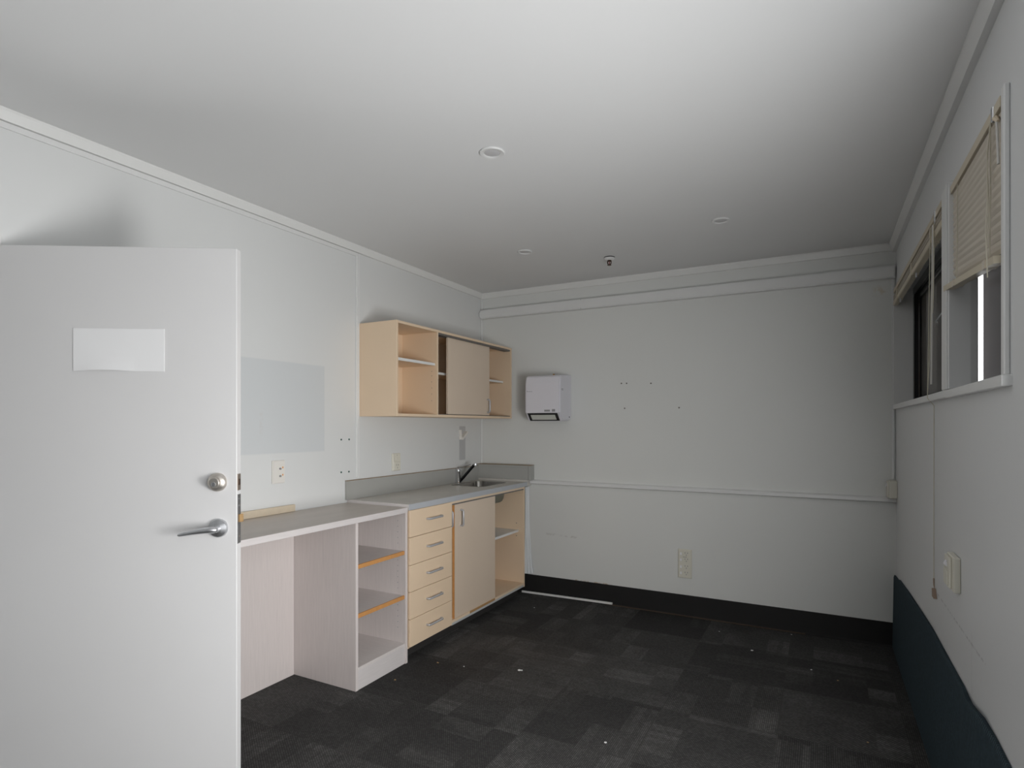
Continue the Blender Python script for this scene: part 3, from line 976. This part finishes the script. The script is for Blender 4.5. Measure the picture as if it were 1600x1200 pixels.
# ------------------------------------------------------------------ cable trunking on back wall, small conduit and corner box
b = BM()
tr = thing('cable_trunking', 'long white cable trunking running across the back wall below the cornice', 'trunking', (1.46, YB, 2.245))
zc = 2.282; hh = .037
pts = [(2.936, zc - hh), (2.936, zc + hh)] + [(0.032 + .030 * math.cos(a), zc + hh * math.sin(a)) for a in [math.radians(90 + 15 * i) for i in range(13)]]
b = prism([(x, z) for x, z in pts], 'y', YB - .048, YB - .001)
bmesh.ops.bevel(b, geom=[e for e in b.edges if max(v.co.y for v in e.verts) < YB - .03], offset=.006, segments=2, affect='EDGES')
obj('duct_cover', b, 'white_trim', tr)
obj('joint_collar', box(.905, .928, YB - .0492, YB - .001, 2.2445, 2.3195, .001), 'white_trim', tr)
b = BM()
add_box(b, .912, .916, YB - .0500, YB - .0491, 2.312, 2.316)
add_box(b, .912, .916, YB - .0500, YB - .0491, 2.247, 2.251)
objs('screw', b, 'track_grey', tr)
b = BM()
add_box(b, 2.920, 2.934, YB - .010, YB - .001, 1.025, 2.243, .001)
tag(obj('conduit', b, 'white_trim'), 'thin vertical white conduit in the back right corner, above a cream socket', 'conduit')
so = thing('wall_socket', 'cream surface socket in the back right corner, standing on the rail', 'socket', (2.925, YB, .915))
obj('socket_box', box(2.900, 2.942, YB - .085, YB - .004, .913, 1.018, .002), 'cream_plastic', so)
obj('face_plate', box(2.891, 2.900, YB - .080, YB - .006, .916, 1.014, .002), 'cream_plastic', so)
obj('switch', prism([(2.891, 1.004), (2.891, .982), (2.884, .984)], 'y', YB - .055, YB - .035), 'white_plastic', so)

# ------------------------------------------------------------------ wall plates
def plate_left(y0, y1, z0, z1, name, label, cat, mat):
    t = thing(name, label, cat, (0, (y0 + y1) / 2, z0))
    obj('mount', box(0.0005, .009, y0, y1, z0, z1, .0015), mat, t)
    obj('face_plate', box(.009, .0125, y0 + .004, y1 - .002, z0 + .003, z1 - .003, .0012), mat, t)
    return t

d = plate_left(2.093, 2.172, 1.045, 1.166, 'data_outlet', 'ivory aerial outlet plate with two grey and two orange sockets, above the desk', 'outlet', 'ivory_plastic')
for z in (1.122, 1.083):
    obj('coaxial_socket', lathe([(0, .0035), (.003, .0035), (.0035, .006), (.0055, .006), (.0055, 0)], (.0125, 2.138, z), (1, 0, 0), 16), 'grey_plastic', d)
    objs('indicator', box(.0125, .0138, 2.152, 2.159, z + .001, z + .010, .0005), 'orange_plastic', d)
d = plate_left(3.056, 3.138, 1.046, 1.163, 'power_outlet', 'cream switched power outlet above the bench, below the wall cabinet', 'outlet', 'cream_plastic')
obj('switch', box(.0125, .016, 3.085, 3.105, 1.118, 1.138, .001), 'cream_plastic', d)
obj('socket_face', box(.0125, .017, 3.064, 3.132, 1.050, 1.107, .002), 'cream_plastic', d)
b = BM()
for (y, z) in ((3.090, 1.085), (3.108, 1.085), (3.099, 1.066)):
    add_box(b, .017, .0176, y - .0015, y + .0015, z - .005, z + .005)
add_box(b, .0125, .0132, 3.098, 3.102, 1.148, 1.152)
objs('socket_slot', b, 'track_grey', d)
# quad outlet low on the back wall
d = thing('power_outlet', 'cream four-gang power outlet low on the back wall', 'outlet', (1.687, YB, .268))
obj('mount', box(1.639, 1.734, YB - .009, YB - .001, .268, .472, .0015), 'cream_plastic', d)
obj('face_plate', box(1.643, 1.730, YB - .013, YB - .009, .272, .468, .0015), 'cream_plastic', d)
for z in (.440, .397, .348, .303):
    obj('switch', box(1.653, 1.667, YB - .0165, YB - .013, z - .009, z + .009, .001), 'white_sign', d)
    b = BM()
    for (px, pz) in ((1.688, z + .007), (1.706, z + .007), (1.697, z - .008)):
        add_box(b, px - .002, px + .002, YB - .0136, YB - .013, pz - .005, pz + .005)
    objs('socket_slot', b, 'grey_plastic', d)
b = BM()
for px in (1.678, 1.687, 1.696):
    add_box(b, px - .002, px + .002, YB - .0138, YB - .013, .4155, .4205)
objs('indicator', b, 'dark_plastic', d)
# double outlet on the right wall, seen almost edge-on
d = thing('power_outlet', 'cream power outlet with a switch on the right wall, under the windows', 'outlet', (XR, 2.43, .80))
obj('mount', box(XR - .019, XR - .0005, 2.362, 2.482, .80, .915, .002), 'cream_plastic', d)
obj('face_plate', box(XR - .027, XR - .019, 2.395, 2.478, .806, .909, .002), 'cream_plastic', d)
b = BM()
obj('switch', prism([(XR - .027, .893), (XR - .027, .872), (XR - .034, .879)], 'y', 2.43, 2.455), 'white_plastic', d)
obj('socket_face', box(XR - .031, XR - .027, 2.402, 2.472, .812, .865, .002), 'cream_plastic', d)

# broken hook bracket on its unpainted patch
hk = thing('broken_bracket', 'small broken white bracket on the left wall, above the tap', 'bracket', (0, 3.92, 1.24))
b = BM()
add_prism(b, [(3.882, 1.238), (3.876, 1.315), (3.888, 1.316), (3.894, 1.238)], 'x', .001, .020)
obj('back_plate', b, 'ivory_plastic', hk)
b = BM()
add_prism(b, [(3.890, 1.238), (3.900, 1.240), (3.972, 1.296), (3.958, 1.304), (3.892, 1.256)], 'x', .001, .030)
obj('arm', b, 'ivory_plastic', hk)

# wall plugs and screw holes
lab = ['upper left', 'upper right', 'lower left', 'lower right']
for (y, z), l in zip(((2.594, 1.266), (2.660, 1.266), (2.594, 1.070), (2.658, 1.0695)), lab):
    o = obj('wall_plug', lathe([(0, .001), (.003, .002), (.0055, .002), (.0055, 0)], (0.0002, y, z), (1, 0, 0), 12), 'green_plastic')
    tag(o, f'dark green wall plug, {l} of four on the left wall beside the jointing strip', 'wall plug', 'green wall plugs')
names = ['first screw from the dispenser in the upper row', 'second screw from the dispenser in the upper row', 'upper row screw furthest from the dispenser',
         'lower row screw nearest the dispenser', 'lower row screw furthest from the dispenser']
for (x, z), l in zip(((1.22, 1.666), (1.26, 1.665), (1.442, 1.659), (1.245, 1.479), (1.644, 1.478)), names):
    o = obj('screw', lathe([(0, .002), (.005, .002), (.006, 0)], (x, YB - .0002, z), (0, -1, 0), 12), 'track_grey')
    tag(o, f'{l}, left in the back wall', 'screw', 'screws left in the back wall')

# ------------------------------------------------------------------ ceiling fittings
def downlight(x, y, label, r=.052, deep=False):
    t = thing('downlight', label, 'downlight', (x, y, ZC), 'recessed downlights')
    if deep:
        pr = [(r, 0), (r, -.004), (r * .93, -.007), (r * .80, -.007), (r * .74, -.003), (r * .70, .0)]
    else:
        pr = [(r, 0), (r, -.004), (r * .95, -.007), (r * .75, -.007), (r * .64, -.004), (r * .62, -.0005)]
    obj('trim_ring', lathe(pr, (x, y, ZC - .0005), (0, 0, 1), 40), 'white_trim', t)
    obj('diffuser', lathe([(0, -.0025), (r * .60, -.0025), (r * .66, -.001)], (x, y, ZC - .0005), (0, 0, 1), 40), 'diffuser', t)
downlight(1.360, 2.046, 'recessed ceiling downlight with a wide white ring, nearest of the three')
downlight(0.872, 3.310, 'small recessed ceiling downlight above the sink end, left of the sprinkler', .047, True)
downlight(2.061, 3.301, 'small recessed ceiling downlight nearest the windows, right of the sprinkler', .047, True)

x, y = 1.307, 3.685
sk = thing('sprinkler', 'fire sprinkler head hanging from the ceiling near the back wall', 'sprinkler', (x, y, ZC))
obj('black_gap', lathe([(0, 0), (.036, 0), (.036, -.004), (0, -.004)], (x, y, ZC - .0004), (0, 0, 1), 28), 'dark_plastic', sk)
obj('escutcheon', lathe([(0, -.006), (.034, -.0045), (.036, -.006), (.030, -.014), (.016, -.020), (0, -.020)], (x, y, ZC), (0, 0, 1), 28), 'white_trim', sk)
b = tube([(x - .010, y, ZC - .020), (x - .012, y, ZC - .034), (x - .009, y, ZC - .046), (x, y, ZC - .050), (x + .009, y, ZC - .046), (x + .012, y, ZC - .034), (x + .010, y, ZC - .020)], .0036, 8)
add_tube(b, [(x, y, ZC - .019), (x, y, ZC - .028)], .010, 12)
obj('frame_arms', b, 'dark_bronze', sk)
obj('glass_bulb', tube([(x, y, ZC - .028), (x, y, ZC - .038), (x, y, ZC - .047)], [.002, .0032, .002], 10), 'red_glass', sk)
obj('deflector', lathe([(0, -.051), (.013, -.051), (.0135, -.053), (0, -.0535)], (x, y, ZC), (0, 0, 1), 16), 'dark_bronze', sk)

# ------------------------------------------------------------------ venetian blinds
def slats(bm, xc, y0, y1, za_far, za_near, n, zt, tiltx=.0270, tiltz=.011):
    """closed, curved slats from the top height zt down to the slanting lower end (far = y1, near = y0)"""
    for i in range(n):
        f = (i + .5) / n
        zf = zt + (za_far - zt) * f; zn = zt + (za_near - zt) * f
        rows = []
        for k in range(4):
            s = k / 3 - .5
            xx = xc - s * .013 - .004 * math.cos(s * math.pi)
            rows.append([(xx, y1, zf + s * tiltx), (xx, y0, zn + s * tiltx)])
        up = [[bm.verts.new(c) for c in r] for r in rows]
        dn = [[bm.verts.new((c[0] + .0009, c[1], c[2])) for c in r] for r in rows]
        for k in range(3):
            bm.faces.new((up[k][0], up[k + 1][0], up[k + 1][1], up[k][1]))
            bm.faces.new((dn[k][0], dn[k][1], dn[k + 1][1], dn[k + 1][0]))
    bmesh.ops.recalc_face_normals(bm, faces=bm.faces)
    return bm


XB = XR - .002
# near blind, half lowered with its bottom rail slanting
y0, y1 = 1.832, 2.445
bl = thing('venetian_blind', 'cream venetian blind half lowered over the near window, bottom rail slanting', 'blind', (XB, 2.13, 2.16), 'venetian blinds')
hr = obj('head_rail', box(XR - .015, XR + .012, 1.828, 2.446, 2.136, 2.163, .001), 'blind_rail', bl)
b = box(XR - .018, XR - .0, 1.880, 1.900, 2.128, 2.1645, .002)
obj('tilt_bracket', b, 'chrome', hr)
obj('tilt_gear', tube([(XR - .014, 1.872, 2.128), (XR - .012, 1.855, 2.112)], [.007, .004], 8), 'raw_timber', hr)
b = slats(BM(), XR - .001, y0 + .002, 2.452, 1.853, 1.785, 14, 2.132)
obj('slats', b, 'blind_slat', bl)
b = BM()
def slant_box(bm, x0, x1, ya, yb, za, zb, h):
    v = []
    for (yy, zz) in ((ya, za), (yb, zb)):
        v.append([bm.verts.new(c) for c in ((x0, yy, zz), (x1, yy, zz), (x1, yy, zz + h), (x0, yy, zz + h))])
    for i in range(4):
        bm.faces.new((v[0][i], v[0][(i + 1) % 4], v[1][(i + 1) % 4], v[1][i]))
    bm.faces.new(v[0]); bm.faces.new(list(reversed(v[1])))
    bmesh.ops.recalc_face_normals(bm, faces=bm.faces)
slant_box(b, XR - .026, XR + .000, y0, 2.50, 1.752, 1.818, .019)
rl = obj('bottom_rail', b, 'blind_rail', bl)
b = BM()
for yy in (1.93, 2.33):
    z = 1.752 + (yy - y0) / (2.50 - y0) * .066
    add_box(b, XR - .028, XR + .002, yy - .012, yy + .012, z - .002, z + .021, .001)
objs('cord_clip', b, 'blind_slat', rl)
b = BM()
for yy in (1.925, 2.345):
    for q in (0, .008):
        add_tube(b, [(XR - .012, yy + q, 2.138), (XR - .012, yy + q, 1.95), (XR - .014, yy + q, 1.79 if yy < 2 else 1.83)], .0009, 5)
objs('ladder_cord', b, 'cord_cream', bl)
b = tube([(XR - .017, 1.900, 2.135), (XR - .020, 1.925, 2.06), (XR - .022, 1.910, 1.95), (XR - .034, 1.870, 1.84), (XR - .036, 1.845, 1.76), (XR - .036, 1.84, 1.72)], .0013, 6)
add_tube(b, [(XR - .017, 1.907, 2.135), (XR - .018, 1.935, 2.04), (XR - .020, 1.905, 1.93), (XR - .032, 1.865, 1.80)], .0013, 6)
objs('pull_cord', b, 'cord_cream', bl)
obj('tilt_wand', tube([(XR - .014, 1.858, 2.112), (XR - .014, 1.850, 2.06), (XR - .014, 1.842, 2.0)], .003, 8), 'clear_wand', bl)

# far blind, fully raised into a bundle
y0, y1 = 2.572, 4.150
bl = thing('venetian_blind', 'cream venetian blind pulled right up at the head of the far window', 'blind', (XB, 3.39, 2.16), 'venetian blinds')
hr = obj('head_rail', box(XR - .020, XR + .006, y0, y1, 2.142, 2.166, .001), 'blind_rail', bl)
obj('tilt_bracket', box(XR - .023, XR + .004, 2.70, 2.72, 2.122, 2.1675, .002), 'chrome', hr)
b = BM()
for i in range(9):
    z = 2.124 - i * .0032
    dxo = random.uniform(-.001, .001)
    add_box(b, XR - .020 + dxo, XR + .004 + dxo, y0 + .004, y1 + random.uniform(-.004, .004), z, z + .0015)
obj('slats', b, 'blind_slat', bl)
rl = obj('bottom_rail', box(XR - .022, XR + .006, y0 + .002, y1 + .004, 2.068, 2.094, .003), 'blind_rail', bl)
b = BM()
for yy in (2.80, 3.36, 3.95):
    add_box(b, XR - .024, XR + .007, yy - .012, yy + .012, 2.066, 2.130, .001)
objs('cord_clip', b, 'blind_rail', rl)
b = BM()
for yy in (3.30, 3.92):
    add_tube(b, [(XR - .008, yy, 2.067), (XR - .010, yy - .005, 2.045)], .004, 6)
objs('cord_knob', b, 'white_plastic', rl)
b = tube([(XR - .026, 2.770, 2.125), (XR - .026, 2.800, 1.9), (XR - .026, 2.83, 1.6), (XR - .026, 2.845, 1.46), (XR - .004, 2.846, 1.43), (XR - .004, 2.850, 1.1), (XR - .004, 2.852, .735)], .0014, 6)
pc = obj('pull_cord', b, 'cord_cream', bl)
obj('pull_cord', tube([(XR - .026, 2.735, 2.125), (XR - .026, 2.745, 1.9), (XR - .026, 2.79, 1.62), (XR - .0275, 2.83, 1.48)], .0014, 6), 'cord_cream', bl)
obj('cord_knot', tube([(XR - .004, 2.853, .737), (XR - .005, 2.842, .715), (XR - .005, 2.834, .703)], [.003, .0025, .0015], 8), 'tassel_brown', pc)
b = prism( [(2.846, .700), (2.822, .702), (2.800, .668), (2.842, .668)], 'x', XR - .012, XR - .001)
obj('cord_end', b, 'tassel_brown', pc)
obj('tilt_wand', tube([(XR - .026, 2.715, 2.115), (XR - .026, 2.722, 1.9), (XR - .026, 2.755, 1.51)], .0032, 8), 'clear_wand', bl)
b = tube([(XR - .026, 2.700, 2.115), (XR - .026, 2.692, 2.0), (XR - .026, 2.705, 1.85), (XR - .026, 2.72, 1.78)], .002, 6)
obj('lift_cord', b, 'cord_cream', bl)

# ------------------------------------------------------------------ loose bits
b = BM()
add_box(b, .40, 1.160, YB - .036, YB - .024, .012, .027, .001)
bmesh.ops.rotate(b, verts=b.verts, cent=(1.16, YB - .03, .0), matrix=Matrix.Rotation(math.radians(-.7), 3, 'Y'))
bmesh.ops.translate(b, verts=b.verts, vec=(0, 0, -min(v.co.z for v in b.verts) + .0005))
tag(obj('trim_offcut', b, 'shelf_white'), 'long thin white strip lying at the foot of the back wall by the cabinet', 'strip')
# wallcovering coming away from the back wall beside the cabinet
b = BM()
cols = []
for i in range(9):
    s = i / 8
    col = []
    for j in range(16):
        q = j / 15
        z = .855 - q * .695
        wdt = .022 + .045 * q ** 3
        xx = .432 + wdt * s
        yy = YB - .006 - .030 * (1 - s) ** 1.5 - .016 * math.sin(s * 9 + q * 1.5) ** 2 * q ** 2 * (1 - s * .4)
        col.append((xx, yy, z))
    cols.append(col)
fr = [[b.verts.new(c) for c in col] for col in cols]
bk = [[b.verts.new((c[0], c[1] + .002, c[2])) for c in col] for col in cols]
for i in range(8):
    for j in range(15):
        f = b.faces.new((fr[i][j], fr[i + 1][j], fr[i + 1][j + 1], fr[i][j + 1])); f.smooth = True
        f = b.faces.new((bk[i][j], bk[i][j + 1], bk[i + 1][j + 1], bk[i + 1][j])); f.smooth = True
    b.faces.new((fr[i][0], bk[i][0], bk[i + 1][0], fr[i + 1][0])); b.faces.new((fr[i][15], fr[i + 1][15], bk[i + 1][15], bk[i][15]))
for j in range(15):
    b.faces.new((fr[0][j], fr[0][j + 1], bk[0][j + 1], bk[0][j])); b.faces.new((fr[8][j], bk[8][j], bk[8][j + 1], fr[8][j + 1]))
bmesh.ops.recalc_face_normals(b, faces=b.faces)
tag(obj('loose_wall_lining', b, 'peel_white'), 'strip of white wall lining coming loose beside the sink cabinet', 'wall lining')

# crumbs of white and tan debris on the carpet
def crumb(x, y, r, mat, label, name, group):
    rnd = random.Random(int(x * 1000 + y * 77))
    b = BM()
    bmesh.ops.create_icosphere(b, subdivisions=1, radius=1.0)
    for v in b.verts:
        k = rnd.uniform(.7, 1.25)
        v.co = Vector((x + v.co.x * r * k * 1.2, y + v.co.y * r * k, r * .5 + v.co.z * r * .5 * k))
    mz = min(v.co.z for v in b.verts)
    bmesh.ops.translate(b, verts=b.verts, vec=(0, 0, -mz + .0003))
    tag(obj(name, b, mat), label, 'debris', group)


CR_WHITE = [
    (1.073, 2.842, .0075, 'largest white crumb on the carpet, out in front of the drawers'),
    (1.084, 2.850, .0055, 'small white crumb touching the largest crumb on the carpet'),
    (0.776, 2.744, .0045, 'white crumb on the carpet close to the drawers and shelf unit'),
    (1.730, 2.369, .0055, 'white crumb on the carpet nearest the bottom edge of the photo'),
    (2.174, 3.750, .0075, 'flat white crumb on the carpet below and right of the four-gang outlet'),
    (1.951, 3.999, .0040, 'tiny white crumb close to the black skirting, right of the four-gang outlet'),
    (2.493, 3.610, .0050, 'white crumb on the carpet nearest the teal carpet skirting'),
    (0.666, 3.875, .0045, 'tiny white crumb near the thin white strip by the cabinet'),
    (2.372, 4.157, .0040, 'tiny white crumb right against the black skirting, at the far right')]
CR_TAN = [
    (0.616, 2.719, .0060, 'tan crumb on the carpet beside the foot of the drawers'),
    (0.546, 2.428, .0050, 'tan crumb on the carpet right in front of the shelf unit'),
    (2.618, 3.521, .0045, 'tan crumb on the carpet by the teal skirting, furthest from the viewer of its kind'),
    (2.715, 2.893, .0045, 'tan crumb on the carpet beside the teal skirting, nearest the viewer')]
for (x, y, r, l) in CR_WHITE:
    crumb(x, y, r, 'white_scrap', l, 'plaster_crumb', 'white crumbs on the carpet')
for (x, y, r, l) in CR_TAN:
    crumb(x, y, r, 'tan_scrap', l, 'wood_crumb', 'tan crumbs on the carpet')
